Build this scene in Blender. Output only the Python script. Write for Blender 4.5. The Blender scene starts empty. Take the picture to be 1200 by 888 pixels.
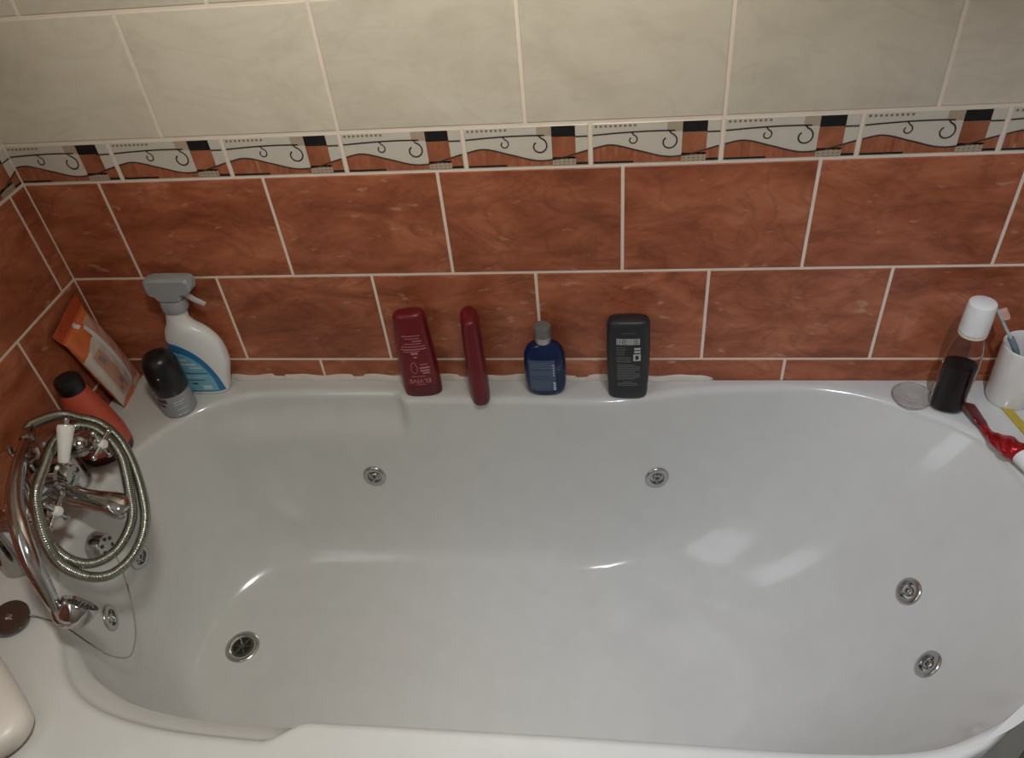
import bpy, bmesh, math, random
from mathutils import Vector, Matrix
from mathutils.bvhtree import BVHTree
random.seed(4)
PI = math.pi
SC = bpy.context.scene
COL = SC.collection
RIM = 0.58            # height of the bath rim above the floor
TZ = RIM + 0.5197     # height of the top of the border tiles

# ------------------------------------------------------------------ helpers
def tag(o, label=None, cat=None, group=None, kind=None):
    if label: o['label'] = label
    if cat: o['category'] = cat
    if group: o['group'] = group
    if kind: o['kind'] = kind
    return o

def thing(name, label, cat, loc=(0, 0, 0), rz=0.0, group=None, rot=None):
    o = bpy.data.objects.new(name, None); COL.objects.link(o)
    o.location = loc; o.rotation_euler = rot if rot else (0, 0, rz)
    o.empty_display_size = 0.03
    return tag(o, label, cat, group)

def obj(name, bm, mats, parent=None, smooth=True, angle=40, label=None):
    me = bpy.data.meshes.new(name)
    bmesh.ops.remove_doubles(bm, verts=bm.verts, dist=1e-6)
    bmesh.ops.recalc_face_normals(bm, faces=bm.faces)
    bm.to_mesh(me); bm.free()
    if not isinstance(mats, (list, tuple)): mats = [mats]
    for m in mats: me.materials.append(m)
    if smooth:
        me.shade_smooth()
        try: me.set_sharp_from_angle(angle=math.radians(angle))
        except Exception: pass
    o = bpy.data.objects.new(name, me); COL.objects.link(o)
    if parent is not None: o.parent = parent
    if label: o['label'] = label
    return o

def raw(name, bm, mats, parent=None, smooth=True):
    """like obj but keeps the face directions as built"""
    me = bpy.data.meshes.new(name); bm.to_mesh(me); bm.free()
    if not isinstance(mats, (list, tuple)): mats = [mats]
    for m in mats: me.materials.append(m)
    if smooth: me.shade_smooth()
    o = bpy.data.objects.new(name, me); COL.objects.link(o)
    if parent is not None: o.parent = parent
    return o

def xform(bm, verts, M):
    bmesh.ops.transform(bm, matrix=M, verts=verts)

def frame_to(loc, axis, roll_up=(0, 0, 1)):
    z = Vector(axis).normalized()
    up = Vector(roll_up)
    if abs(z.dot(up)) > 0.98: up = Vector((0, 1, 0))
    x = up.cross(z).normalized(); y = z.cross(x)
    M = Matrix((x, y, z)).transposed().to_4x4(); M.translation = Vector(loc)
    return M

def lathe(prof, seg=40, bm=None, M=None, cap=True, close=False):
    """prof: list of (r, z)."""
    bm = bm or bmesh.new(); rings = []; allv = []
    for r, z in prof:
        if r < 1e-6:
            v = bm.verts.new((0, 0, z)); rings.append([v]); allv.append(v)
        else:
            ring = [bm.verts.new((r*math.cos(2*PI*k/seg), r*math.sin(2*PI*k/seg), z)) for k in range(seg)]
            rings.append(ring); allv += ring
    pairs = list(zip(rings, rings[1:]))
    if close: pairs.append((rings[-1], rings[0]))
    for a, b in pairs:
        if len(a) == 1 and len(b) == 1: continue
        for k in range(seg):
            k2 = (k+1) % seg
            if len(a) == 1: bm.faces.new((a[0], b[k2], b[k]))
            elif len(b) == 1: bm.faces.new((a[k], a[k2], b[0]))
            else: bm.faces.new((a[k], a[k2], b[k2], b[k]))
    if cap and not close:
        for ring, rev in ((rings[0], True), (rings[-1], False)):
            if len(ring) > 2: bm.faces.new(ring[::-1] if rev else ring)
    if M is not None: xform(bm, allv, M)
    return bm

def sgnp(c, e): return math.copysign(abs(c)**e, c)

def sup(a, b, n, k, seg):
    t = 2*PI*k/seg; c, s = math.cos(t), math.sin(t)
    return a*sgnp(c, 2.0/n), b*sgnp(s, 2.0/n)

def loft(rings, seg=48, bm=None, M=None, cap=True):
    """rings: list of (z, a, b, n, cx, cy)"""
    bm = bm or bmesh.new(); R = []; allv = []
    for z, a, b, n, cx, cy in rings:
        ring = []
        for k in range(seg):
            x, y = sup(a, b, n, k, seg)
            ring.append(bm.verts.new((cx+x, cy+y, z)))
        R.append(ring); allv += ring
    for p, q in zip(R, R[1:]):
        for k in range(seg):
            k2 = (k+1) % seg
            bm.faces.new((p[k], p[k2], q[k2], q[k]))
    if cap:
        bm.faces.new(R[0][::-1]); bm.faces.new(R[-1])
    if M is not None: xform(bm, allv, M)
    return bm

def smooth_rings(keys, m=6):
    """Catmull-Rom through key rings of equal tuple length"""
    out = []; n = len(keys)
    for i in range(n-1):
        p0 = keys[max(i-1, 0)]; p1 = keys[i]; p2 = keys[i+1]; p3 = keys[min(i+2, n-1)]
        for s in range(m):
            t = s/m
            out.append(tuple(0.5*((2*b)+(-a+c)*t+(2*a-5*b+4*c-d)*t*t+(-a+3*b-3*c+d)*t**3)
                             for a, b, c, d in zip(p0, p1, p2, p3)))
    out.append(keys[-1]); return out

def crom(pts, m=8, closed=False):
    pts = [Vector(p) for p in pts]; n = len(pts); out = []
    rng = range(n) if closed else range(n-1)
    for i in rng:
        if closed: p0, p1, p2, p3 = pts[i-1], pts[i], pts[(i+1) % n], pts[(i+2) % n]
        else: p0, p1, p2, p3 = pts[max(i-1, 0)], pts[i], pts[i+1], pts[min(i+2, n-1)]
        for s in range(m):
            t = s/m
            out.append(0.5*((2*p1)+(-p0+p2)*t+(2*p0-5*p1+4*p2-p3)*t*t+(-p0+3*p1-3*p2+p3)*t**3))
    if not closed: out.append(pts[-1])
    return out

def resample(pts, step):
    out = [pts[0]]; acc = 0.0
    for a, b in zip(pts, pts[1:]):
        d = (b-a).length; pos = 0.0
        while acc + d - pos >= step:
            pos += step-acc; acc = 0.0
            out.append(a.lerp(b, pos/d))
        acc += d-pos
    return out

def tube(pts, rad, seg=12, bm=None, cap=True, flat=None):
    """sweep a circle (or an ellipse with flat=(a,b) lists) along pts; rad float or list"""
    bm = bm or bmesh.new(); n = len(pts); pts = [Vector(p) for p in pts]
    T = [(pts[min(i+1, n-1)]-pts[max(i-1, 0)]).normalized() for i in range(n)]
    up = Vector((0, 0, 1))
    if abs(T[0].dot(up)) > 0.9: up = Vector((0, 1, 0))
    N = (up-T[0]*up.dot(T[0])).normalized(); R = []
    for i in range(n):
        if i: N = (N-T[i]*N.dot(T[i])).normalized()
        Bn = T[i].cross(N)
        r = rad[i] if isinstance(rad, (list, tuple)) else rad
        ra, rb = (r, r) if not isinstance(r, (list, tuple)) else r
        R.append([bm.verts.new(pts[i]+N*(ra*math.cos(2*PI*k/seg))+Bn*(rb*math.sin(2*PI*k/seg))) for k in range(seg)])
    for p, q in zip(R, R[1:]):
        for k in range(seg):
            k2 = (k+1) % seg
            bm.faces.new((p[k], p[k2], q[k2], q[k]))
    if cap: bm.faces.new(R[0][::-1]); bm.faces.new(R[-1])
    return bm

def ball(c, r, bm=None, seg=16):
    bm = bm or bmesh.new()
    bmesh.ops.create_uvsphere(bm, u_segments=seg, v_segments=seg//2, radius=r, matrix=Matrix.Translation(c))
    return bm

def rod(a, b, r, bm=None, seg=20, r2=None):
    a, b = Vector(a), Vector(b); L = (b-a).length
    return lathe([(r, 0), (r if r2 is None else r2, L)], seg, bm, frame_to(a, b-a))

def cyl_bev(a, b, r, bm=None, seg=32, bev=0.002):
    a, b = Vector(a), Vector(b); L = (b-a).length
    return lathe([(0, 0), (r-bev, 0), (r-bev*.3, bev*.3), (r, bev), (r, L-bev), (r-bev*.3, L-bev*.3), (r-bev, L), (0, L)],
                 seg, bm, frame_to(a, b-a))

# ------------------------------------------------------------------ materials
MATS = {}
def mat(name, col, rough=0.4, metal=0.0, trans=0.0, ior=1.45, coat=0.0, alpha=1.0, spec=0.5, bump=None):
    if name in MATS: return MATS[name]
    m = bpy.data.materials.new(name); m.use_nodes = True
    nt = m.node_tree; b = nt.nodes['Principled BSDF']
    b.inputs['Base Color'].default_value = (*col, 1); b.inputs['Roughness'].default_value = rough
    b.inputs['Metallic'].default_value = metal; b.inputs['IOR'].default_value = ior
    b.inputs['Transmission Weight'].default_value = trans
    b.inputs['Coat Weight'].default_value = coat; b.inputs['Coat Roughness'].default_value = 0.05
    b.inputs['Specular IOR Level'].default_value = spec
    # fine procedural variation of colour
    tc = nt.nodes.new('ShaderNodeTexCoord'); nz = nt.nodes.new('ShaderNodeTexNoise')
    nz.inputs['Scale'].default_value = 22; nz.inputs['Detail'].default_value = 3
    nt.links.new(tc.outputs['Object'], nz.inputs['Vector'])
    mx = nt.nodes.new('ShaderNodeMix'); mx.data_type = 'RGBA'
    mx.inputs[6].default_value = (*[c*0.95 for c in col], 1); mx.inputs[7].default_value = (*[min(c*1.05, 1) for c in col], 1)
    nt.links.new(nz.outputs['Fac'], mx.inputs[0]); nt.links.new(mx.outputs[2], b.inputs['Base Color'])
    if bump:
        n2 = nt.nodes.new('ShaderNodeTexNoise'); n2.inputs['Scale'].default_value = bump[0]; n2.inputs['Detail'].default_value = 2
        nt.links.new(tc.outputs['Object'], n2.inputs['Vector'])
        bp = nt.nodes.new('ShaderNodeBump'); bp.inputs['Strength'].default_value = bump[1]; bp.inputs['Distance'].default_value = bump[2]
        nt.links.new(n2.outputs['Fac'], bp.inputs['Height']); nt.links.new(bp.outputs['Normal'], b.inputs['Normal'])
    MATS[name] = m; return m

def tile_mat(name, stops, scale, stretch, rough, speck=None, vein=None):
    """stone-look glazed tile: each tile gets its own piece of the pattern"""
    m = bpy.data.materials.new(name); m.use_nodes = True
    nt = m.node_tree; b = nt.nodes['Principled BSDF']; L = nt.links.new; N = nt.nodes.new
    tc = N('ShaderNodeTexCoord'); geo = N('ShaderNodeNewGeometry')
    mul = N('ShaderNodeMath'); mul.operation = 'MULTIPLY'; mul.inputs[1].default_value = 37.0
    L(geo.outputs['Random Per Island'], mul.inputs[0])
    add = N('ShaderNodeVectorMath'); add.operation = 'ADD'
    L(tc.outputs['Object'], add.inputs[0]); L(mul.outputs[0], add.inputs[1])
    mp = N('ShaderNodeMapping'); mp.inputs['Rotation'].default_value = (0.0, 0.35, 0.0)
    mp.inputs['Scale'].default_value = stretch
    L(add.outputs[0], mp.inputs['Vector'])
    nz = N('ShaderNodeTexNoise'); nz.inputs['Scale'].default_value = scale; nz.inputs['Detail'].default_value = 7
    nz.inputs['Roughness'].default_value = 0.68; nz.inputs['Distortion'].default_value = 0.55
    L(mp.outputs[0], nz.inputs['Vector'])
    cr = N('ShaderNodeValToRGB'); el = cr.color_ramp.elements
    el[0].position, el[0].color = stops[0][0], (*stops[0][1], 1)
    el[1].position, el[1].color = stops[-1][0], (*stops[-1][1], 1)
    for p, c in stops[1:-1]:
        e = el.new(p); e.color = (*c, 1)
    L(nz.outputs['Fac'], cr.inputs[0]); out = cr.outputs[0]
    if vein:
        n3 = N('ShaderNodeTexNoise'); n3.inputs['Scale'].default_value = vein[0]; n3.inputs['Detail'].default_value = 5
        n3.inputs['Distortion'].default_value = 2.0
        L(mp.outputs[0], n3.inputs['Vector'])
        r3 = N('ShaderNodeValToRGB'); e = r3.color_ramp.elements
        e[0].position = 0.46; e[0].color = (0, 0, 0, 1); e[1].position = 0.54; e[1].color = (0, 0, 0, 1)
        k = e.new(0.50); k.color = (1, 1, 1, 1)
        L(n3.outputs['Fac'], r3.inputs[0])
        sc = N('ShaderNodeMath'); sc.operation = 'MULTIPLY'; sc.inputs[1].default_value = vein[2]
        L(r3.outputs[0], sc.inputs[0])
        mx = N('ShaderNodeMix'); mx.data_type = 'RGBA'; mx.inputs[7].default_value = (*vein[1], 1)
        L(sc.outputs[0], mx.inputs[0]); L(out, mx.inputs[6]); out = mx.outputs[2]
    if speck:
        n4 = N('ShaderNodeTexNoise'); n4.inputs['Scale'].default_value = speck[0]; n4.inputs['Detail'].default_value = 3
        L(mp.outputs[0], n4.inputs['Vector'])
        r4 = N('ShaderNodeValToRGB'); e = r4.color_ramp.elements
        e[0].position = speck[2]; e[0].color = (0, 0, 0, 1); e[1].position = speck[2]+0.08; e[1].color = (speck[3],)*3+(1,)
        L(n4.outputs['Fac'], r4.inputs[0])
        mx = N('ShaderNodeMix'); mx.data_type = 'RGBA'; mx.inputs[7].default_value = (*speck[1], 1)
        L(r4.outputs[0], mx.inputs[0]); L(out, mx.inputs[6]); out = mx.outputs[2]
    # slight tone difference from tile to tile
    hs = N('ShaderNodeHueSaturation'); mr = N('ShaderNodeMapRange')
    mr.inputs['To Min'].default_value = 0.94; mr.inputs['To Max'].default_value = 1.06
    L(geo.outputs['Random Per Island'], mr.inputs['Value']); L(mr.outputs[0], hs.inputs['Value'])
    L(out, hs.inputs['Color']); L(hs.outputs[0], b.inputs['Base Color'])
    b.inputs['Roughness'].default_value = rough
    bp = N('ShaderNodeBump'); bp.inputs['Strength'].default_value = 0.12; bp.inputs['Distance'].default_value = 0.002
    L(nz.outputs['Fac'], bp.inputs['Height']); L(bp.outputs['Normal'], b.inputs['Normal'])
    MATS[name] = m; return m

M_BROWN = tile_mat('terracotta tile', [(0.32, (.215, .055, .023)), (0.46, (.345, .098, .044)), (0.57, (.435, .135, .064)), (0.72, (.57, .215, .118))],
                   6.5, (1, 1, 2.3), 0.30, speck=(26, (.62, .38, .26), .655, .5), vein=(5, (.13, .035, .016), .30))
M_BEIGE = tile_mat('beige stone tile', [(0.3, (.58, .515, .41)), (0.5, (.67, .60, .49)), (0.75, (.72, .655, .545))],
                   5, (1, 1, 1.8), 0.35, vein=(3.5, (.52, .45, .36), .22))
M_DECOR_B = mat('border cream glaze', (.62, .57, .49), .3)
M_DECOR_D = mat('border sand glaze', (.44, .35, .26), .3)
M_DECOR_T = tile_mat('border terracotta glaze', [(0.3, (.26, .075, .035)), (0.55, (.38, .125, .062)), (0.8, (.50, .20, .11))], 16, (1, 1, 1), .3, speck=(40, (.6, .4, .25), .7, .5))
M_DECOR_K = mat('border black glaze', (.012, .012, .013), .35, bump=(90, .6, .002))
M_DECOR_L = mat('border drawn line', (.045, .032, .026), .4)
M_GROUT = mat('tile grout', (.83, .71, .59), .85, bump=(300, .3, .001))
M_SEAL = mat('silicone sealant', (.60, .54, .47), .5, bump=(60, .6, .003))
M_PAINT = mat('white paint', (.75, .72, .67), .8)
M_FLOOR = mat('dark floor tile', (.10, .10, .085), .35)
M_TUB = mat('white acrylic', (.60, .597, .570), .14, coat=.12, ior=1.5)
M_PANEL = mat('white bath panel', (.74, .73, .70), .3)
M_CHROME = mat('chrome', (.48, .465, .455), .08, metal=1.0)
M_STEEL = mat('satin chrome', (.50, .50, .49), .22, metal=1.0)
M_CHAIN = mat('dull chain metal', (.16, .155, .14), .4, metal=.8)
M_GRATE = mat('tarnished chrome', (.20, .18, .15), .25, metal=1.0)
M_DARK = mat('dark hollow', (.02, .019, .018), .5)
M_HOSE = mat('ribbed steel hose', (.33, .345, .30), .24, metal=1.0)
M_CERAMIC = mat('white porcelain', (.80, .78, .73), .12, coat=.4)
M_WHITEPL = mat('white plastic', (.78, .79, .77), .28)
M_CREAMPL = mat('cream plastic', (.70, .65, .585), .35)
M_TRIGGER = mat('grey plastic', (.33, .35, .36), .35)
M_TRIGL = mat('pale lever plastic', (.55, .50, .46), .35)
M_BLACK = mat('black plastic', (.010, .009, .009), .32)
M_DEOGREY = mat('grey can lacquer', (.33, .34, .35), .28, metal=.3)
M_DEOPURP = mat('purple print', (.10, .03, .06), .4)
M_CORAL = mat('coral plastic', (.50, .085, .045), .35)
M_CORALD = mat('dark red plastic', (.065, .010, .008), .3)
M_RED = mat('deep red plastic', (.155, .008, .013), .32)
M_REDD = mat('dark maroon plastic', (.105, .006, .010), .32)
M_PINKTXT = mat('pale pink print', (.55, .22, .24), .5)
M_BLUE = mat('blue glass', (.007, .022, .085), .10, trans=.2, ior=1.4)
M_BLUELAB = mat('blue printed label', (.055, .085, .145), .4)
M_BLUETXT = mat('pale blue print', (.16, .20, .28), .5)
M_GREYCAP = mat('grey cap plastic', (.15, .15, .145), .4)
M_SILVERTX = mat('silver collar', (.45, .44, .42), .3, metal=.4)
M_GELBODY = mat('charcoal plastic', (.022, .022, .024), .42)
M_GELTXT = mat('grey print', (.13, .13, .13), .5)
M_GELPALE = mat('pale grey print', (.50, .50, .48), .5)
M_CLEAR = mat('clear plastic', (.95, .92, .92), .05, trans=1.0, ior=1.22)
M_LIQ = mat('dark purple mouthwash', (.010, .003, .005), .15, spec=.15)
M_CLEARLID = mat('clear lid plastic', (.92, .91, .89), .12, trans=.85, ior=1.35)
M_TBLUE = mat('pale teal plastic', (.42, .52, .53), .3)
M_TDARK = mat('grey blue rubber', (.16, .21, .25), .45)
M_BRIST = mat('peach bristles', (.70, .42, .34), .7)
M_TPRED = mat('metallic red foil', (.42, .018, .022), .24, metal=.55)
M_TPDARK = mat('dark red foil', (.16, .012, .02), .3, metal=.5)
M_YEL = mat('mustard plastic', (.48, .36, .045), .4)
M_ORANGE = mat('orange film', (.68, .17, .055), .33, bump=(30, .25, .004))
M_ORANGED = mat('deep orange film', (.52, .085, .03), .33)
M_PEACH = mat('peach film', (.62, .34, .24), .38)
M_WIPEW = mat('pale film', (.70, .60, .52), .35)
M_WIPEG = mat('dull print', (.30, .25, .22), .5)
M_SPBLUE = mat('blue label', (.03, .18, .42), .35)
M_SPCYAN = mat('pale cyan label', (.20, .48, .60), .35)
M_SPNAVY = mat('navy print', (.02, .06, .17), .4)
M_SPWHITE = mat('white print', (.62, .68, .72), .4)
M_PLUG = mat('brown black rubber', (.055, .032, .025), .18, coat=.3)

# ------------------------------------------------------------------ tiled walls
G = 0.0056     # grout joint
TH = 0.0016    # tile stands proud of the grout
def add_tile(bm, P, u0, u1, v0, v1, mi, bev=0.0012):
    """P(u, v, w) -> world; tile slab with bevelled edge"""
    def ring(i, w): return [bm.verts.new(P(u0+i, v0+i, w)), bm.verts.new(P(u1-i, v0+i, w)), bm.verts.new(P(u1-i, v1-i, w)), bm.verts.new(P(u0+i, v1-i, w))]
    a, b, c = ring(0, 0.0), ring(0, TH-bev*.7), ring(bev, TH)
    for p, q in ((a, b), (b, c)):
        for k in range(4):
            f = bm.faces.new((p[k], p[(k+1) % 4], q[(k+1) % 4], q[k])); f.material_index = mi
    f = bm.faces.new(c); f.material_index = mi

def poly(bm, P, pts, w, mi):
    f = bm.faces.new([bm.verts.new(P(u, v, w)) for u, v in pts]); f.material_index = mi

def stroke(bm, P, pts, wid, w, mi):
    pts = [Vector((a, b)) for a, b in pts]; L = []; R = []
    for i, p in enumerate(pts):
        d = (pts[min(i+1, len(pts)-1)]-pts[max(i-1, 0)])
        n = Vector((-d.y, d.x)).normalized()*(wid/2)
        L.append(bm.verts.new(P(p.x+n.x, p.y+n.y, w))); R.append(bm.verts.new(P(p.x-n.x, p.y-n.y, w)))
    for i in range(len(pts)-1):
        f = bm.faces.new((L[i], L[i+1], R[i+1], R[i])); f.material_index = mi

def wave_v(u):   # lower drawn line of the border pattern, v from the top of the tile, 0..1
    ks = [(-.1, .68), (0, .60), (.16, .52), (.36, .66), (.58, .82), (.76, .79), (.9, .68), (1, .60), (1.16, .52)]
    for i in range(1, len(ks)-2):
        if ks[i][0] <= u <= ks[i+1][0]:
            t = (u-ks[i][0])/(ks[i+1][0]-ks[i][0])
            a, b, c, d = [k[1] for k in ks[i-1:i+3]]
            return 0.5*((2*b)+(-a+c)*t+(2*a-5*b+4*c-d)*t*t+(-a+3*b-3*c+d)*t**3)
    return .6

def top_v(u): return .295-.055*math.sin(PI*min(max(u/.95, 0), 1))

def border_tile(bm, P, u0, u1, z0, z1, umin, umax):
    """decorated border tile: cream above a wave, terracotta below, black square, column and two scrolls"""
    W, H = u1-u0, z1-z0
    lo, hi = max(u0, umin), min(u1, umax)
    if hi-lo < .012: return
    add_tile(bm, P, lo+G/2, hi-G/2, z0+G/2, z1-G/2, 2)
    a, b = (lo-u0+G/2+.0013)/W, (hi-u0-G/2-.0013)/W
    e = (G/2+.0013)/H
    X = lambda u: u0+u*W
    Zv = lambda v: z1-min(max(v, e), 1-e)*H
    def rect(ua, ub, va, vb, w, mi):
        ua, ub = max(ua, a), min(ub, b)
        if ub > ua: poly(bm, P, [(X(ua), Zv(vb)), (X(ub), Zv(vb)), (X(ub), Zv(va)), (X(ua), Zv(va))], w, mi)
    w1, w2, w3, w4 = TH+.0002, TH+.0004, TH+.0006, TH+.0008
    # terracotta field below the wave
    n = 40
    us = [a+(b-a)*i/n for i in range(n+1)]
    for p, q in zip(us, us[1:]):
        poly(bm, P, [(X(p), Zv(1)), (X(q), Zv(1)), (X(q), Zv(wave_v(q))), (X(p), Zv(wave_v(p)))], w1, 3)
    rect(.585, .70, 0, .27, w1, 6)                       # darker sand square
    rect(.70, .885, .30, .80, w2, 3)                     # terracotta column
    rect(.70, .885, .76, 1, w2, 6)                       # dotted foot of the column
    for i in range(5):
        for j in range(3):
            rect(.715+i*.036, .725+i*.036, .80+j*.065, .82+j*.065, w3, 5)
    rect(.70, .885, 0, .295, w2, 4)                      # black square
    for i in range(9): rect(.035+i*.037, .058+i*.037, .075, .135, w1, 6)   # row of small dashes
    for i in range(9): rect(.041+i*.037, .050+i*.037, .09, .12, w2, 5)
    rect(.02, .335, .90, .965, w2, 4); rect(.885, 1, .89, .955, w2, 4)    # black dashes along the foot
    lw = .0023
    stroke(bm, P, [(X(u), Zv(wave_v(u))) for u in us], lw, w4, 5)
    stroke(bm, P, [(X(u), Zv(top_v(u))) for u in us if u <= .69 or u >= .885], lw, w3, 5) if False else None
    s1 = [u for u in us if u <= .66]; s2 = [u for u in us if u >= .86]
    if len(s1) > 2: stroke(bm, P, [(X(u), Zv(top_v(u))) for u in s1], lw, w4, 5)
    if len(s2) > 1: stroke(bm, P, [(X(u), Zv(.30)) for u in s2], lw, w4, 5)
    def scroll(uc, vc, r, turns, ang0, shrink):
        pts = []
        for i in range(41):
            t = i/40; th = ang0-turns*2*PI*t; rr = r*(1-shrink*t)
            pts.append((X(uc)+rr*math.cos(th), z1-vc*H+rr*math.sin(th)))
        return pts
    if a < .28 and b > .45:
        stroke(bm, P, [(X(.315), Zv(top_v(.315)))]+scroll(.325, .42, .0078, .86, PI*.42, .5), lw*.85, w4, 5)
    if a < .5 and b > .7:
        stroke(bm, P, [(X(.60), Zv(top_v(.60)))]+scroll(.60, .49, .0136, .86, PI*.42, .45), lw, w4, 5)

def tiled_wall(name, P, umin, umax, offs, zfloor, zceil):
    """offs: dict of joint offsets for the rows"""
    bm = bmesh.new()
    f = bm.faces.new([bm.verts.new(P(umin, zfloor, 0)), bm.verts.new(P(umax, zfloor, 0)), bm.verts.new(P(umax, zceil, 0)), bm.verts.new(P(umin, zceil, 0))])
    f.material_index = 0
    rows = []
    zt = TZ-.0724
    for i in range(6): rows.append((max(zt-.199*(i+1), 0), zt-.199*i, offs['brown'][i % 2], 0.3, 1))
    z = TZ; i = 0
    while z < zceil:
        rows.append((z, min(z+.199, zceil), offs['beige'][i % 2], 0.3, 8)); z += .199; i += 1
    for z0, z1, o, W, mi in rows:
        k = math.floor((umin-o)/W)
        while o+k*W < umax:
            a, b = max(o+k*W, umin), min(o+(k+1)*W, umax)
            if b-a > .014: add_tile(bm, P, a+G/2, b-G/2, z0+G/2, z1-G/2, mi)
            k += 1
    k = math.floor((umin-offs['border'])/.2)
    while offs['border']+k*.2 < umax:
        a = offs['border']+k*.2
        border_tile(bm, P, a, a+.2, TZ-.0724, TZ, umin, umax); k += 1
    o = raw(name, bm, [M_GROUT, M_BROWN, M_DECOR_B, M_DECOR_T, M_DECOR_K, M_DECOR_L, M_DECOR_D, M_GROUT, M_BEIGE], smooth=False)
    return tag(o, kind='structure')

ZC = 2.45; XR = 2.35; YF = -2.15
tag(tiled_wall('wall_back', lambda u, v, w: (u, -w, v), 0, XR, dict(brown=(.1417, .2896), beige=(-.008, .1411), border=-.0085), 0, ZC),
    'tiled back wall with terracotta tiles under a scroll border and beige tiles above')
tag(tiled_wall('wall_left', lambda u, v, w: (w, u, v), YF, 0, dict(brown=(-.0427, -.1925), beige=(-.15, -.30), border=0.0), 0, ZC),
    'tiled left end wall with terracotta tiles under a scroll border')
def plane_struct(name, pts, m, label):
    bm = bmesh.new(); bm.faces.new([bm.verts.new(p) for p in pts])
    o = raw(name, bm, m, smooth=False); tag(o, label, kind='structure'); return o
plane_struct('floor', [(0, 0, 0), (0, YF, 0), (XR, YF, 0), (XR, 0, 0)], M_FLOOR, 'dark bathroom floor')
plane_struct('ceiling', [(0, 0, ZC), (XR, 0, ZC), (XR, YF, ZC), (0, YF, ZC)], M_PAINT, 'white ceiling')
plane_struct('wall_right', [(XR, 0, 0), (XR, YF, 0), (XR, YF, ZC), (XR, 0, ZC)], M_PAINT, 'plain right wall')
plane_struct('wall_front', [(0, YF, 0), (0, YF, ZC), (XR, YF, ZC), (XR, YF, 0)], M_PAINT, 'plain wall behind the camera')

# ------------------------------------------------------------------ the bath
INNER = [(.62, -.068), (.76, -.067), (.90, -.067), (1.02, -.069), (1.10, -.0545), (1.156, -.042), (1.235, -.033), (1.364, -.0276), (1.444, -.0388),
         (1.507, -.0613), (1.571, -.094), (1.63, -.1336), (1.662, -.18), (1.682, -.247), (1.689, -.32), (1.681, -.41), (1.655, -.49), (1.61, -.565),
         (1.549, -.626), (1.487, -.664), (1.41, -.692), (1.2856, -.7024), (1.097, -.7016), (.944, -.7013), (.75, -.7025), (.60, -.7035), (.45, -.699),
         (.36, -.687), (.30, -.668), (.239, -.634), (.18, -.576), (.140, -.52), (.112, -.455), (.104, -.385), (.108, -.31), (.124, -.235), (.156, -.165),
         (.208, -.108), (.28, -.081), (.36, -.071), (.49, -.068)]
OUTER = [(.001, -.001), (.45, -.001), (.9, -.001), (1.4, -.001), (1.80, -.001), (1.802, -.12), (1.80, -.25), (1.768, -.42), (1.70, -.53), (1.595, -.60), (1.49, -.685),
         (1.41, -.728), (1.33, -.770), (1.22, -.785), (.9, -.786), (.45, -.786), (.02, -.786), (.001, -.77), (.001, -.4)]
CEN = Vector((.80, -.386))
inner = [Vector((p.x, p.y)) for p in crom([(x, y, 0) for x, y in INNER], 14, True)]
NI = len(inner)
def ray_out(d):
    best = None
    for i in range(len(OUTER)):
        a, b = Vector(OUTER[i]), Vector(OUTER[(i+1) % len(OUTER)]); e = b-a
        den = d.x*e.y-d.y*e.x
        if abs(den) < 1e-12: continue
        w = a-CEN
        t = (w.x*e.y-w.y*e.x)/den; s = (w.x*d.y-w.y*d.x)/den
        if t > 0 and -1e-9 <= s <= 1+1e-9 and (best is None or t > best): best = t
    return CEN+d*best
outer = [ray_out((p-CEN).normalized()) for p in inner]
def sstep(a, b, x):
    t = min(max((x-a)/(b-a), 0), 1); return t*t*(3-2*t)
def recess(p):
    """hand-grip recess in the long walls at the tap end"""
    if p.y > -.386: return .021*sstep(.17, .30, p.x)*(1-sstep(.600, .622, p.x))
    return .030*sstep(.15, .30, p.x)*(1-sstep(.562, .622, p.x))
nrm = []
for i in range(NI):
    t = (inner[(i+1) % NI]-inner[i-1]).normalized()
    n = Vector((-t.y, t.x))
    if n.dot(inner[i]-CEN) < 0: n = -n
    nrm.append(n)
DEPTH = .405
FC = Vector((.745, -.386))
def floor_pt(p):
    d = p-FC; A = (1.24-FC.x) if d.x > 0 else (FC.x-.205)
    Bq = .205
    ang = math.atan2(d.y/.33, d.x/(.945 if d.x > 0 else .64))
    c, s = math.cos(ang), math.sin(ang); e = 2/2.6
    return Vector((FC.x+A*sgnp(c, e), FC.y+Bq*sgnp(s, e)))
def bez(t, p1, p2):
    u = 1-t
    return (3*u*u*t*p1[0]+3*u*t*t*p2[0]+t**3, 3*u*u*t*p1[1]+3*u*t*t*p2[1]+t**3)
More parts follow.
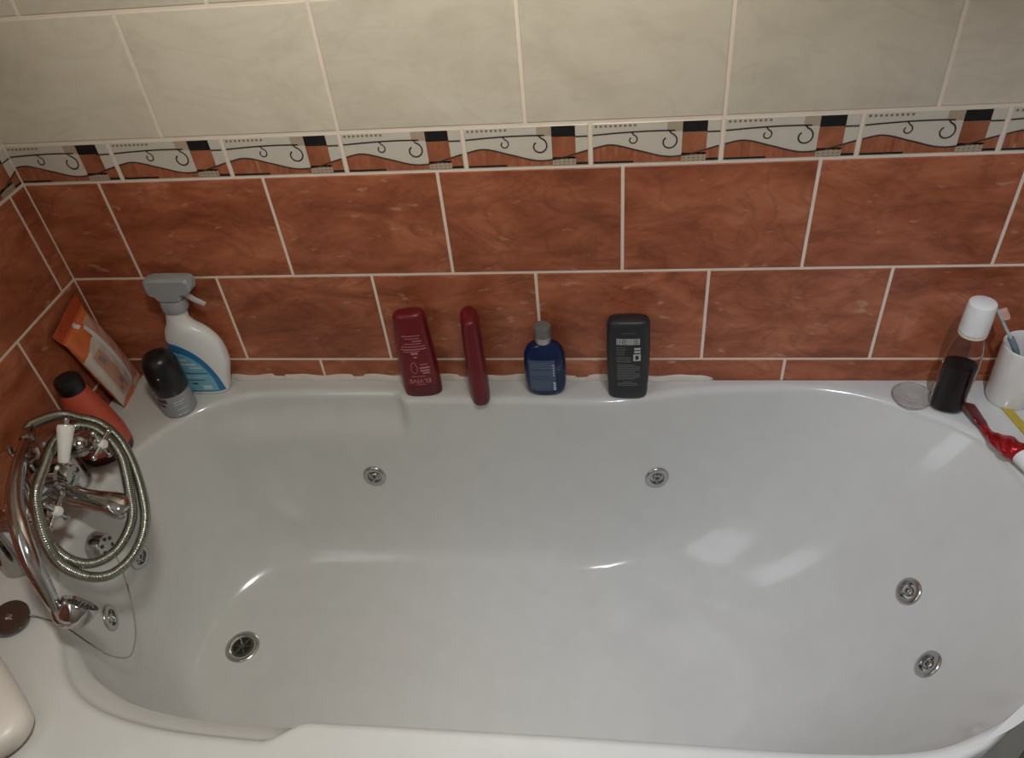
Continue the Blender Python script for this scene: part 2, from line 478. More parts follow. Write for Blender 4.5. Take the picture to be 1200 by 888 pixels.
def bath_profile(i):
    """list of 3-D points from the outer edge down to the basin floor for outline sample i"""
    p, n, o = inner[i], nrm[i], outer[i]
    pts = []
    r = recess(p)
    q0 = p+n*(r+.014)
    # rim
    pts.append((o.x, o.y, RIM-.035)); pts.append((o.x, o.y, RIM-.006))
    oi = o+(CEN-o).normalized()*.004
    pts.append((oi.x, oi.y, RIM-.0008))
    oi = o+(CEN-o).normalized()*.009
    pts.append((oi.x, oi.y, RIM))
    for s in (.25, .5, .75):
        m = oi.lerp(q0, s); pts.append((m.x, m.y, RIM))
    pts.append((q0.x, q0.y, RIM))
    for k in range(1, 6):          # rolled lip
        a = k/5*PI/2*.9
        q = p+n*(r+.014-.014*math.sin(a)); pts.append((q.x, q.y, RIM-.014*(1-math.cos(a))))
    z0 = .014*(1-math.cos(PI/2*.9))
    f = floor_pt(p)
    wr = sstep(1.15, 1.55, p.x)     # sloping back rest at the right end
    p1 = (.10+.16*wr, .58-.18*wr); p2 = (.30+.22*wr, 1.0)
    wl = 1-sstep(.10, .35, p.x)
    p2 = (p2[0]+.08*wl, 1.0)
    NP = 34
    for k in range(1, NP+1):
        t = k/NP
        # denser near the top, where the recess ends
        t = t**1.3
        u, h = bez(t, p1, p2); d = z0+h*(DEPTH-z0)
        q = p.lerp(f, u)
        if r > 0: q = q+n*(r*(1-(sstep(.030, .110, d) if p.y > -.386 else sstep(.012, .034, d))))
        pts.append((q.x, q.y, RIM-d))
    fd = FC
    for s in (.15, .35, .6, .82):
        q = f.lerp(fd, s); pts.append((q.x, q.y, RIM-DEPTH))
    return pts
bm = bmesh.new(); R = []
for i in range(NI): R.append([bm.verts.new(c) for c in bath_profile(i)])
for i in range(NI):
    a, b = R[i], R[(i+1) % NI]
    for k in range(len(a)-1): bm.faces.new((a[k], b[k], b[k+1], a[k+1]))
cv = bm.verts.new((FC.x, FC.y, RIM-DEPTH))
for i in range(NI): bm.faces.new((R[i][-1], R[(i+1) % NI][-1], cv))
bath = thing('bathtub', 'large white whirlpool bathtub set against the tiled walls', 'bathtub', (0, 0, 0))
basin = obj('basin', bm, M_TUB, bath, angle=75)
tbm = bmesh.new(); tbm.from_mesh(basin.data)
BVH = BVHTree.FromBMesh(tbm)
# side panel under the rim
bm = bmesh.new(); lo = []; hi = []
for o in outer:
    q = o+(CEN-o).normalized()*.012
    lo.append(bm.verts.new((q.x, q.y, 0.0))); hi.append(bm.verts.new((q.x, q.y, RIM-.034)))
for i in range(NI): bm.faces.new((lo[i], lo[(i+1) % NI], hi[(i+1) % NI], hi[i]))
obj('side_panel', bm, M_PANEL, bath)

def on_bath(p):
    loc, n, _, _ = BVH.find_nearest(Vector(p))
    if n.dot(Vector((.75, -.386, 1.2))-loc) < 0: n = -n
    return loc, n
JETS = [(.524, -.100, RIM-.20), (1.128, -.135, RIM-.20), (1.5176, -.317, RIM-.20), (1.5192, -.4534, RIM-.20), (.137, -.333, RIM-.17), (.137, -.462, RIM-.17)]
import sys
for p in JETS:
    loc, n = on_bath(p)
    M = frame_to(loc, n)
    e = obj('jet', lathe([(.0245, -.004), (.0245, .0025), (.0235, .0042), (.0215, .0050), (.0165, .0058), (.0148, .0050), (.0142, .0025), (.0140, -.004)], 40, None, M, cap=False), M_STEEL, bath)
    obj('nozzle_well', lathe([(.0142, -.0035), (.0142, .0012), (.0125, -.0005), (0, -.0012)], 32, None, M, cap=False), M_DARK, e, label='dark hollow of the jet')
    b2 = lathe([(.0095, -.001), (.0092, .0028), (.0070, .0052), (.0045, .0056), (.0036, .0040), (.0032, .0), (0, 0)], 28, None, M, cap=False)
    for k in range(3):
        t = 2*PI*k/3+.4
        lathe([(.0022, -.001), (.0022, .0036), (0, .0040)], 10, b2, M @ Matrix.Translation((.0115*math.cos(t), .0115*math.sin(t), 0)))
    obj('nozzle', b2, M_CHROME, e)
# overflow knob on the tap-end wall
loc, n = on_bath((.12, -.388, RIM-.062)); M = frame_to(loc, n)
ov = obj('overflow', lathe([(0, -.004), (.026, -.004), (.026, .003), (.0235, .008), (.0225, .020), (.0205, .024), (.012, .0255), (0, .0258)], 40, None, M), M_CHROME, bath)
b2 = bmesh.new()
for k in range(6):
    t = 2*PI*k/6+.3
    lathe([(.0035, .0235), (.0035, .0262), (0, .0262)], 12, b2, M @ Matrix.Translation((.0135*math.cos(t), .0135*math.sin(t), 0)))
obj('overflow_hole', b2, M_DARK, ov)
# drain
M = Matrix.Translation((.272, -.378, RIM-DEPTH))
dr = obj('drain', lathe([(.035, -.001), (.035, .0015), (.033, .0032), (.0285, .0036), (.0255, .0028), (.0225, .0012), (.0222, .0004)], 48, None, M, cap=False), M_STEEL, bath)
obj('drain_well', lathe([(.0228, .0004), (0, .0004)], 40, None, M, cap=False), M_DARK, dr, label='dark hollow of the drain')
b2 = lathe([(.0225, .0005), (.0222, .0022), (.0200, .0026), (.0188, .0022), (.0186, .0005)], 40, None, M, cap=False)
for k in range(6):
    t = 2*PI*k/6
    rod(M @ Vector((.004*math.cos(t), .004*math.sin(t), .0015)), M @ Vector((.0195*math.cos(t), .0195*math.sin(t), .0015)), .0014, b2, 8)
lathe([(0, .0005), (.0062, .0005), (.0058, .0030), (0, .0036)], 20, b2, M)
obj('drain_grate', b2, M_GRATE, dr)

# silicone bead along the wall, lumpy and broken
def seal(x0, x1, name):
    bm = bmesh.new(); n = int((x1-x0)/.004); prev = None
    for i in range(n+1):
        x = x0+(x1-x0)*i/n
        lump = .5+.5*math.sin(x*61)*math.sin(x*23+1)
        end = min(1, min(i, n-i)/6.0); end = math.sqrt(max(end, .02))
        h = (.0075+.0055*lump)*end; d = (.0050+.0035*(1-lump))*end
        if any(abs(x-c) < .012 for c in (.345, .515, .735, .965)): h *= .55; d *= .7
        prof = [(-.0022, h), (-.0045, h*.93), (-.003-d*.55, h*.6), (-.003-d, h*.22), (-.003-d, .0002), (-.0022, .0002)]
        cur = [bm.verts.new((x, a, RIM+b)) for a, b in prof]
        if prev:
            for k in range(len(cur)): bm.faces.new((prev[k], prev[(k+1) % 6], cur[(k+1) % 6], cur[k]))
        else: bm.faces.new(cur)
        prev = cur
    bm.faces.new(prev[::-1])
    o = obj(name, bm, M_SEAL, angle=60); tag(o, kind='structure'); return o
tag(seal(.035, 1.215, 'trim_1'), 'lumpy old white sealant between the bath rim and the back wall')

# ------------------------------------------------------------------ print and labels on bottles
def ring_at(rings, z):
    for a, b in zip(rings, rings[1:]):
        if a[0] <= z <= b[0]:
            t = (z-a[0])/max(b[0]-a[0], 1e-9)
            return [a[j]+(b[j]-a[j])*t for j in range(6)]
    return list(rings[-1] if z > rings[-1][0] else rings[0])

def front(rings, u, z, off):
    _, a, b, n, cx, cy = ring_at(rings, z)
    q = min(abs((u-cx)/a), .995)
    return Vector((u, cy-b*(1-q**n)**(1/n)-off, z))

def patch(rings, fl, fr, z0, z1, off, bm=None, nz=14, nu=14):
    bm = bm or bmesh.new(); G2 = []
    for i in range(nz+1):
        z = z0+(z1-z0)*i/nz; l, r = fl(i/nz), fr(i/nz)
        G2.append([bm.verts.new(front(rings, l+(r-l)*k/nu, z, off)) for k in range(nu+1)])
    for a, b in zip(G2, G2[1:]):
        for k in range(nu): bm.faces.new((a[k], a[k+1], b[k+1], b[k]))
    return bm

def bars(rings, rows, off, bm=None):
    """little bars of illegible small print: (u0, u1, z, height)"""
    bm = bm or bmesh.new()
    for u0, u1, z, h in rows: patch(rings, lambda t: u0, lambda t: u1, z-h/2, z+h/2, off, bm, 1, 6)
    return bm

def text_tris(body, size, rot180=False, sx=1.0):
    cu = bpy.data.curves.new('t', 'FONT'); cu.body = body; cu.size = size; cu.align_x = 'CENTER'; cu.align_y = 'CENTER'; cu.resolution_u = 3
    o = bpy.data.objects.new('t', cu); COL.objects.link(o)
    dg = bpy.context.evaluated_depsgraph_get(); dg.update()
    me = bpy.data.meshes.new_from_object(o.evaluated_get(dg)); 
    vs = [(v.co.x*sx, v.co.y) for v in me.vertices]; fs = [tuple(p.vertices) for p in me.polygons]
    if rot180: vs = [(-x, -y) for x, y in vs]
    bpy.data.objects.remove(o); bpy.data.curves.remove(cu); bpy.data.meshes.remove(me)
    return vs, fs

def text_on(rings, body, u, z, size, off, rot180=False, sx=1.0, bm=None):
    bm = bm or bmesh.new(); vs, fs = text_tris(body, size, rot180, sx)
    V = [bm.verts.new(front(rings, u+x, z+y, off)) for x, y in vs]
    for f in fs:
        try: bm.faces.new([V[i] for i in f])
        except ValueError: pass
    return bm

# ------------------------------------------------------------------ spray bottle
t = thing('spray_bottle', 'white trigger spray bottle with a blue label and grey trigger head', 'spray bottle', (.2, -.034, RIM))
keys = [(.0, .046, .018, 3, .000, 0), (.006, .050, .021, 3, .000, 0), (.03, .0530, .022, 3, .003, 0), (.075, .0560, .0225, 2.8, .0135, 0), (.115, .0570, .022, 2.6, .0135, 0),
        (.14, .052, .021, 2.4, .012, 0), (.16, .042, .020, 2.2, .008, 0), (.174, .029, .019, 2, .003, 0), (.188, .0225, .0175, 2, .002, 0), (.205, .0215, .017, 2, .005, 0), (.216, .0215, .0175, 2, .007, 0)]
sp = smooth_rings(keys, 6)
obj('bottle_body', loft(sp, 56), M_WHITEPL, t)
def dome(t): return math.sqrt(max(0, 1-max(0, (t-.12)/.88)**2.2))
lab = obj('label', patch(sp, lambda s: -.040+.003*s, lambda s: -.040+.086*dome(s)+.002, .010, .138, .0006, None, 30, 16), M_SPBLUE, t)
b2 = patch(sp, lambda s: -.030, lambda s: -.030+.066*dome(s)+.001, .014, .116, .0010, None, 24, 14)
obj('label_panel', b2, M_SPCYAN, lab)
b2 = bars(sp, [(-.028, .030, .062, .0022), (-.026, .018, .044, .002), (-.012, .000, .034, .004)], .0014)
obj('label_print', b2, M_SPNAVY, lab)
b2 = bars(sp, [(-.026, -.004, .097, .005), (-.024, .012, .086, .005), (-.004, .022, .077, .004), (-.026, .026, .055, .0015), (-.026, .016, .050, .0015), (.008, .026, .024, .010)], .0014)
obj('label_lettering', b2, M_SPWHITE, lab)
# trigger head
cr = [(.208, .0225, .0185, 2.4, .007, 0), (.213, .0245, .020, 2.4, .0075, 0), (.228, .0245, .020, 2.4, .008, 0), (.234, .0225, .018, 2.4, .0085, 0)]
hd = obj('trigger_head', loft(cr, 40), M_TRIGGER, t)
prof = [(-.030, .252), (-.020, .247), (-.010, .234), (.028, .234), (.034, .248), (.050, .252), (.060, .262), (.060, .281), (.045, .2855), (.0, .286), (-.022, .2845), (-.030, .278)]
bm = bmesh.new()
def extrude_profile(bm, prof, hw, bev, tr=None):
    layers = []
    c = Vector((sum(p[0] for p in prof)/len(prof), sum(p[1] for p in prof)/len(prof)))
    for y, k in ((-hw, bev), (-hw+bev, 0), (hw-bev, 0), (hw, bev)):
        L = []
        for p in prof:
            d = Vector(p)-c; q = Vector(p)-d.normalized()*k
            L.append(bm.verts.new((q.x, y, q.y) if tr is None else tr(q.x, y, q.y)))
        layers.append(L)
    n = len(prof)
    for a, b in zip(layers, layers[1:]):
        for k in range(n): bm.faces.new((a[k], a[(k+1) % n], b[(k+1) % n], b[k]))
    bm.faces.new(layers[0][::-1]); bm.faces.new(layers[-1])
    return bm
extrude_profile(bm, [(p.x, p.y) for p in crom([(a, b, 0) for a, b in prof], 4, True)], .0155, .005)
obj('sprayer', bm, M_TRIGGER, hd, angle=35)
obj('spray_nozzle', cyl_bev((.050, 0, .271), (.0635, 0, .271), .0095, None, 24), M_TRIGGER, hd)
t.scale = (1, 1, .958)
tp = crom([(.034, 0, .256), (.040, 0, .244), (.050, 0, .232), (.062, 0, .224), (.068, 0, .219)], 5)
obj('trigger_lever', tube(tp, [(.0030, .008-.0025*i/len(tp)) for i in range(len(tp))], 14), M_TRIGL, hd)

# ------------------------------------------------------------------ deodorant
t = thing('deodorant', 'short grey deodorant with a rounded black cap, in front of the spray bottle', 'deodorant', (.166, -.0935, RIM), .2)
obj('can', lathe([(0, 0), (.029, 0), (.0325, .003), (.0332, .008), (.0332, .052), (.0325, .055), (0, .055)], 40), M_DEOGREY, t)
cap = obj('cap', lathe([(.0325, .054), (.0338, .056), (.0342, .085), (.0335, .112), (.0305, .126), (.0250, .135), (.0150, .1405), (0, .142)], 40, cap=False), M_BLACK, t)
rr = [(z, .0334, .0334, 2, 0, 0) for z in (0, .06)]
obj('printed_panel', bars(rr, [(-.024, -.004, .046, .010), (-.026, -.010, .034, .006)], .0004), M_DEOPURP, t)
obj('printed_lines', bars(rr, [(.006, .026, .040, .0016), (.006, .022, .034, .0016), (.008, .026, .022, .0014), (.006, .024, .010, .0016)], .0004), M_SPWHITE, t)
rr2 = [(z, .0342, .0342, 2, 0, 0) for z in (.05, .11)]
obj('cap_print', bars(rr2, [(-.024, -.020, .068, .004), (-.022, -.017, .060, .0025)], .0005), M_SPWHITE, cap)
obj('cap_dot', bars(rr2, [(.000, .003, .104, .003)], .0005), M_SPWHITE, cap)

# ------------------------------------------------------------------ wipes packet leaning in the corner
a0, a1 = Vector((.040, -.046, .001)), Vector((.011, -.079, .221))
t = thing('wipes_packet', 'orange and white wet wipes packet leaning in the wall corner', 'wipes packet', (a0.x, a0.y, RIM+.0006))
zax = (a1-a0); Lp = zax.length; zax.normalize()
yw = Vector((.10, -1, -.06)); yw = (yw-zax*yw.dot(zax)).normalized(); nx = yw.cross(zax)
if nx.x < 0: nx = -nx
def PK(u, v, w):  # u across (towards the viewer), v up the packet, w out of the face
    q = yw*u+zax*v+nx*w
    return (q.x, q.y, q.z)
def pk_half(v):
    s = v/Lp
    th = .019*(max(0, math.sin(PI*min(max((s-.07)/.80, 0), 1))))**.45
    hw = .0485+.009*sstep(.80, 1.0, s)+.003*(1-sstep(0, .08, s))
    return hw, th
def pk_face(u, v, side):
    hw, th = pk_half(v); k = min(abs(u/hw), 1)
    w = th*(1-k**3.2)**(1/1.6)+.0008
    w += .0010*math.sin(u*170+v*60)*math.sin(v*95) * (1 if th > .004 else .5)
    return PK(u, v, w*side+.0095*0)
bm = bmesh.new(); NV, NU = 150, 64
for side in (1, -1):
    Gd = []
    for i in range(NV+1):
        v = Lp*i/NV; hw, th = pk_half(v)
        hw2 = hw+(.0012 if i % 2 and (i < 8 or i > NV-18) else 0)
        Gd.append([bm.verts.new(pk_face(-hw+2*hw*k/NU, v, side)) for k in range(NU+1)])
    for i in range(NV):
        for k in range(NU):
            f = bm.faces.new((Gd[i][k], Gd[i][k+1], Gd[i+1][k+1], Gd[i+1][k]))
            s, u = (i+.5)/NV, (k+.5)/NU*2-1      # u=-1 is the corner side
            mi = 0
            if side > 0:
                if s > .90: mi = 1
                elif u < -.25 and s < .84: mi = 2
                elif s < .055: mi = 0
                elif s < .62 + .10*math.sin((u+1)*1.5): mi = 3
            f.material_index = mi
    if side > 0: edgeA = Gd
    else:
        for i in range(NV):
            for k in (0, NU):
                bm.faces.new((edgeA[i][k], Gd[i][k], Gd[i+1][k], edgeA[i+1][k]))
        for i in (0, NV):
            for k in range(NU): bm.faces.new((edgeA[i][k], edgeA[i][k+1], Gd[i][k+1], Gd[i][k]))
obj('packet_body', bm, [M_ORANGE, M_ORANGED, M_PEACH, M_WIPEW], t, angle=60)
def pk_patch(u0, u1, v0, v1, lift, bm=None):
    bm = bm or bmesh.new(); Gd = []
    for i in range(11):
        v = v0+(v1-v0)*i/10; row = []
        for k in range(9):
            u = u0+(u1-u0)*k/8
            p = Vector(pk_face(u, v, 1))+nx*lift; row.append(bm.verts.new(p))
        Gd.append(row)
    for a, b in zip(Gd, Gd[1:]):
        for k in range(8): bm.faces.new((a[k], a[k+1], b[k+1], b[k]))
    return bm
fl = obj('resealable_flap', pk_patch(-.012, -.002, .012, .185, .0012), M_WHITEPL, t, label='pale seam strip down the packet')
pr = obj('printed_panel', pk_patch(.010, .036, .030, .140, .0008), M_PEACH, t)
obj('printed_mark', pk_patch(.020, .030, .112, .132, .0014), M_WIPEG, pr)
obj('printed_mark', pk_patch(.014, .024, .050, .066, .0014), M_WIPEG, pr)
obj('printed_mark', pk_patch(.026, .032, .040, .050, .0014), M_WIPEG, pr)
b2 = pk_patch(-.004, .006, .190, .201, .0014)
obj('closure_tab', b2, M_WHITEPL, t)

# ------------------------------------------------------------------ coral bottle with black cap
t = thing('lotion_bottle', 'coral red bottle with a black cap behind the shower hose', 'bottle', (.073, -.214, RIM), .65)
cp = smooth_rings([(0, .043, .036, 2.2, 0, 0), (.004, .0465, .039, 2.2, 0, 0), (.02, .048, .040, 2.2, 0, 0)], 3)
obj('base_band', loft(cp, 48), M_CORALD, t)
cp = smooth_rings([(.0195, .0478, .0398, 2.2, 0, 0), (.045, .0470, .039, 2.2, 0, 0), (.075, .0420, .036, 2.1, 0, 0), (.105, .0350, .032, 2, 0, 0), (.13, .0290, .0275, 2, 0, 0), (.150, .0245, .0240, 2, 0, 0), (.158, .0215, .0215, 2, 0, 0)], 5)
obj('bottle_body', loft(cp, 48), M_CORAL, t)
obj('cap', lathe([(.0200, .156), (.0230, .157), (.0240, .160), (.0238, .176), (.0222, .182), (.0180, .1848), (0, .1853)], 40), M_BLACK, t)

# ------------------------------------------------------------------ two red bottles
def red_bottle(label, loc, rz):
    t = thing('conditioner_bottle', label, 'bottle', loc, rz, 'red hair bottles on the far rim')
    ks = [(0, .0340, .0165, 2.6, 0, 0), (.003, .0362, .0182, 2.6, 0, 0), (.02, .0368, .0190, 2.6, 0, 0), (.030, .0368, .0190, 2.6, 0, 0)]
    r1 = smooth_rings(ks, 3)
    obj('cap', loft(r1, 56), M_REDD, t)
    ks = [(.0305, .0362, .0185, 2.6, 0, 0), (.034, .0368, .0190, 2.6, 0, 0), (.08, .0360, .0190, 2.6, 0, 0), (.13, .0335, .0185, 2.6, 0, 0), (.165, .0315, .0175, 2.6, 0, 0),
          (.184, .0300, .0165, 2.6, 0, 0), (.191, .0270, .0140, 2.5, 0, 0), (.194, .0215, .0100, 2.4, 0, 0)]
    r2 = smooth_rings(ks, 5)
    b = obj('bottle_body', loft(r2, 56), M_RED, t)
    b2 = text_on(r2, 'ELVIVE', .000, .0420, .0150, .0004, True, .98)
    bars(r2, [(-.015, .012, .0535, .0013), (-.010, .010, .0325, .0009)], .0004, b2)
    bars(r2, [(.004, .023, .074, .0035), (.004, .022, .067, .0035), (.006, .020, .082, .0018), (.008, .022, .061, .003)], .0004, b2)
    # outlined drop
    dp = []
    for k in range(33):
        a = 2*PI*k/32; dp.append((-.0065+.0058*math.sin(a)*(1-.25*math.cos(a)), .075+.0135*math.cos(a)))
    for (x0, z0), (x1, z1) in zip(dp, dp[1:]):
        n = Vector((z1-z0, x0-x1)).normalized()*.0005
        f = [front(r2, x0+n.x, z0+n.y, .0004), front(r2, x1+n.x, z1+n.y, .0004), front(r2, x1-n.x, z1-n.y, .0004), front(r2, x0-n.x, z0-n.y, .0004)]
        b2.faces.new([b2.verts.new(q) for q in f])
    bars(r2, [(-.024, .023, .119, .0022), (-.021, .010, .114, .0014), (-.022, .022, .1255, .0014), (-.016, .016, .132, .0013), (.0, .018, .138, .0020), (-.014, .014, .144, .0013), (-.018, .016, .150, .0014), (-.007, .006, .109, .004), (-.003, .003, .1, .003)], .0004, b2)
    obj('printed_lettering', b2, M_PINKTXT, b)
    return t
red_bottle('wide red bottle with pink upside down lettering facing out on the far rim', (.656, -.0385, RIM), .10)
red_bottle('narrow red bottle turned edge on, between the lettered red and the blue bottles', (.7695, -.047, RIM), math.radians(103))

# ------------------------------------------------------------------ blue bottle
t = thing('blue_bottle', 'small dark blue bottle with a grey cap on the far rim', 'bottle', (.8985, -.037, RIM), .03)
bk = smooth_rings([(0, .0250, .0120, 2.4, .001, 0), (.003, .0310, .0160, 2.4, 0, 0), (.015, .0365, .0190, 2.6, 0, 0), (.045, .0390, .0200, 2.8, 0, 0), (.080, .0390, .0200, 2.8, 0, 0), (.100, .0365, .0190, 2.5, 0, 0),
                   (.114, .0290, .0160, 2.2, 0, 0), (.122, .0180, .0130, 2.1, 0, 0), (.126, .0130, .0120, 2, 0, 0)], 6)
bb = obj('bottle_body', loft(bk, 56), M_BLUE, t)
lab = obj('label', patch(bk, lambda s: -.029, lambda s: .020, .018, .092, .0007, None, 14, 12), M_BLUELAB, bb)
b2 = bars(bk, [(-.026, .016, .085-.0052*k, .0013) for k in range(6) if k != 3]+[(-.026, .010, .042-.005*k, .0012) for k in range(4)], .0011)
obj('label_print', b2, M_BLUETXT, lab)
b2 = bars(bk, [(.0155, .0185, .080-.006*k, .0025) for k in range(5)]+[(.0150, .0195, .037-.0055*k, .0035) for k in range(4)], .0014)
obj('side_print', b2, M_SPWHITE, lab)
obj('collar', lathe([(.0125, .122), (.0145, .1235), (.0148, .136), (.0130, .1375)], 32), M_SILVERTX, t)
obj('cap', lathe([(.0145, .1365), (.0158, .1375), (.0160, .155), (.0150, .158), (.0120, .1592), (0, .1595)], 32), M_GREYCAP, t)

# ------------------------------------------------------------------ charcoal shower gel
t = thing('shower_gel_bottle', 'charcoal grey shower gel bottle with a pale printed panel on the far rim', 'bottle', (1.053, -.042, RIM), .0)
gk = smooth_rings([(0, .0310, .0150, 3.2, 0, 0), (.003, .0345, .0180, 3.2, 0, 0), (.012, .0363, .0195, 3.2, 0, 0), (.034, .0370, .0200, 3.2, 0, 0)], 4)
obj('cap', loft(gk, 56), M_GELBODY, t)
gk = smooth_rings([(.0345, .0364, .0195, 3.2, 0, 0), (.038, .0376, .0200, 3.2, 0, 0), (.075, .0386, .0205, 3.2, 0, 0), (.115, .0388, .0205, 3.2, 0, 0), (.150, .0382, .0200, 3.2, 0, 0), (.168, .0374, .0185, 3.2, 0, 0),
                   (.176, .0345, .0150, 3.2, 0, 0), (.179, .0290, .0100, 3, 0, 0)], 5)
gb = obj('bottle_body', loft(gk, 56), M_GELBODY, t)
b2 = bars(gk, [(-.021+.0, .020, .1395, .0135), (.0105, .0215, .1235, .0045), (.0105, .0215, .1165, .0045), (.009, .022, .1035, .0155)], .0004)
obj('barcode_panel', b2, M_GELPALE, gb)
b2 = bmesh.new()
for k in range(14):
    u = -.0195+k*.0029; bars(gk, [(u, u+random.choice((.0006, .0011, .0015)), .1395, .0125)], .0008, b2)
obj('badge_mark', bars(gk, [(.0125, .0185, .1035, .009)], .0008), M_GELBODY, gb)
obj('barcode_bars', b2, M_GELBODY, gb)
rows = []
for k in range(4): rows.append((-.021, -.004+random.uniform(-.004, .004), .1265-k*.0052, .0018))
for k in range(3): rows.append((-.021, .005, .1035-k*.0046, .0022))
for k in range(9): rows.append((-.020, .021 if k % 4 else .012, .0865-k*.0042, .0022))
for k in range(4): rows.append((-.019 if k else -.010, .017 if k else .008, .0455-k*.0042, .0022))
obj('small_print', bars(gk, rows, .0004), M_GELTXT, gb)
obj('faint_heading', bars(gk, [(-.012, .012, .158, .0012)], .0004), M_GELTXT, gb)

# ------------------------------------------------------------------ mouthwash
t = thing('mouthwash_bottle', 'clear bottle half full of dark mouthwash with a white cap', 'mouthwash bottle', (1.612, -.0745, RIM), -.35)
mk = smooth_rings([(0, .0230, .0170, 2.4, 0, 0), (.003, .0265, .0200, 2.4, 0, 0), (.012, .0282, .0215, 2.5, 0, 0), (.06, .0285, .0220, 2.5, 0, 0), (.115, .0280, .0218, 2.4, 0, 0), (.140, .0250, .0205, 2.2, 0, 0), (.158, .0205, .0185, 2, 0, 0), (.176, .0180, .0178, 2, 0, 0)], 5)
bm = loft(mk, 48, cap=False)
ins = [(z+(.0015 if i == 0 else 0), a-.0012, b-.0012, n, cx, cy) for i, (z, a, b, n, cx, cy) in enumerate(mk)]
bm2 = bmesh.new()
loft(mk, 48, bm, cap=False) if False else None
# outer and inner skins of the clear wall
bm.free(); bm = bmesh.new(); seg = 48; skins = []
for rs in (mk, ins):
    R0 = []
    for z, a, b, n, cx, cy in rs:
        R0.append([bm.verts.new((cx+sup(a, b, n, k, seg)[0], cy+sup(a, b, n, k, seg)[1], z)) for k in range(seg)])
    for p, q in zip(R0, R0[1:]):
        for k in range(seg): bm.faces.new((p[k], p[(k+1) % seg], q[(k+1) % seg], q[k]))
    bm.faces.new(R0[0]); skins.append(R0)
for k in range(seg): bm.faces.new((skins[0][-1][k], skins[0][-1][(k+1) % seg], skins[1][-1][(k+1) % seg], skins[1][-1][k]))
obj('bottle_body', bm, M_CLEAR, t)
lq = [(max(z, .002), a-.0018, b-.0018, n, cx, cy) for z, a, b, n, cx, cy in mk if z < .100]+[(.100, .0262, .0200, 2.45, 0, 0)]
obj('liquid', loft(lq, 48), M_LIQ, t)
obj('cap', lathe([(.0190, .171), (.0222, .172), (.0226, .175), (.0220, .200), (.0214, .223), (.0204, .2265), (.0175, .2282), (0, .2285)], 40), M_WHITEPL, t)
obj('cap_band', lathe([(.0195, .1655), (.0222, .166), (.0222, .1700), (.0195, .1705)], 40, cap=False), M_WIPEW, t)

# clear lid lying on the rim
t = thing('clear_lid', 'round clear plastic lid lying on the rim left of the mouthwash', 'lid', (1.561, -.052, RIM), 0)
obj('lid_dish', lathe([(0, .0008), (.030, .0008), (.0335, .0025), (.0345, .0065), (.0335, .0085), (.031, .0070), (.026, .0050), (.018, .0062), (.014, .0105), (.010, .0118), (0, .0120)], 44), M_CLEARLID, t)
obj('lid_ridge', lathe([(.0335, .0080), (.0345, .0088), (.0337, .0098), (.0325, .0090)], 44, close=True), M_CLEARLID, t)

# ------------------------------------------------------------------ cup with a toothbrush
t = thing('tooth_mug', 'white mug on the right rim corner holding a toothbrush', 'mug', (1.7225, -.050, RIM), 0)
obj('mug_body', lathe([(0, .001), (.030, 0), (.0345, .0015), (.0365, .006), (.0385, .05), (.0400, .115), (.0400, .120), (.0390, .1215), (.0378, .120), (.0365, .10), (.0350, .05), (.0330, .008), (.028, .005), (0, .0045)], 48), M_CERAMIC, t)
hp = crom([(.037, 0, .095), (.052, 0, .100), (.064, 0, .085), (.064, 0, .050), (.054, 0, .030), (.036, 0, .030)], 6)
hb = tube(hp, .0052, 14); xform(hb, hb.verts, Matrix.Rotation(-.5, 4, 'Z'))
obj('handle', hb, M_CERAMIC, t)
t = thing('toothbrush', 'pale teal toothbrush leaning out of the white mug', 'toothbrush', (1.735, -.048, RIM+.0056))
path = crom([(.012, .006, .010), (-.006, -.002, .050), (-.028, -.012, .090), (-.040, -.016, .116), (-.053, -.012, .138), (-.066, -.008, .158), (-.078, -.0045, .178)], 6)
hr = [.0045 if i < 18 else max(.0026, .0045-.0003*(i-18)) for i in range(len(path))]
obj('handle', tube(path, hr, 14), M_TBLUE, t)
gp = [p for p in path[15:25]]
obj('grip', tube(gp, [.0052]*len(gp), 14), M_TDARK, t)
hm = frame_to((-.0785, -.0043, .1795), (-.5, .17, .83), (0, 0, 1))
bm = loft(smooth_rings([(-.013, .003, .002, 2.4, 0, 0), (-.009, .0058, .0025, 2.6, 0, 0), (.004, .0062, .0025, 2.6, 0, 0), (.011, .0040, .0022, 2.4, 0, 0)], 4), 24, None, hm)
obj('brush_head', bm, M_TBLUE, t)
bm = bmesh.new()
for i in range(4):
    for j in range(7):
        a = hm @ Vector((-.0042+i*.0028, .0020, -.008+j*.0026)); b = hm @ Vector((-.0042+i*.0028, .0120, -.008+j*.0026))
        rod(a, b, .0012, bm, 7)
o = obj('bristles', bm, M_BRIST, t)
o['kind'] = 'stuff'

# ------------------------------------------------------------------ toothpaste tube
t = thing('toothpaste_tube', 'crumpled red toothpaste tube with a white cap on the right rim', 'toothpaste tube', (1.665, -.15, RIM))
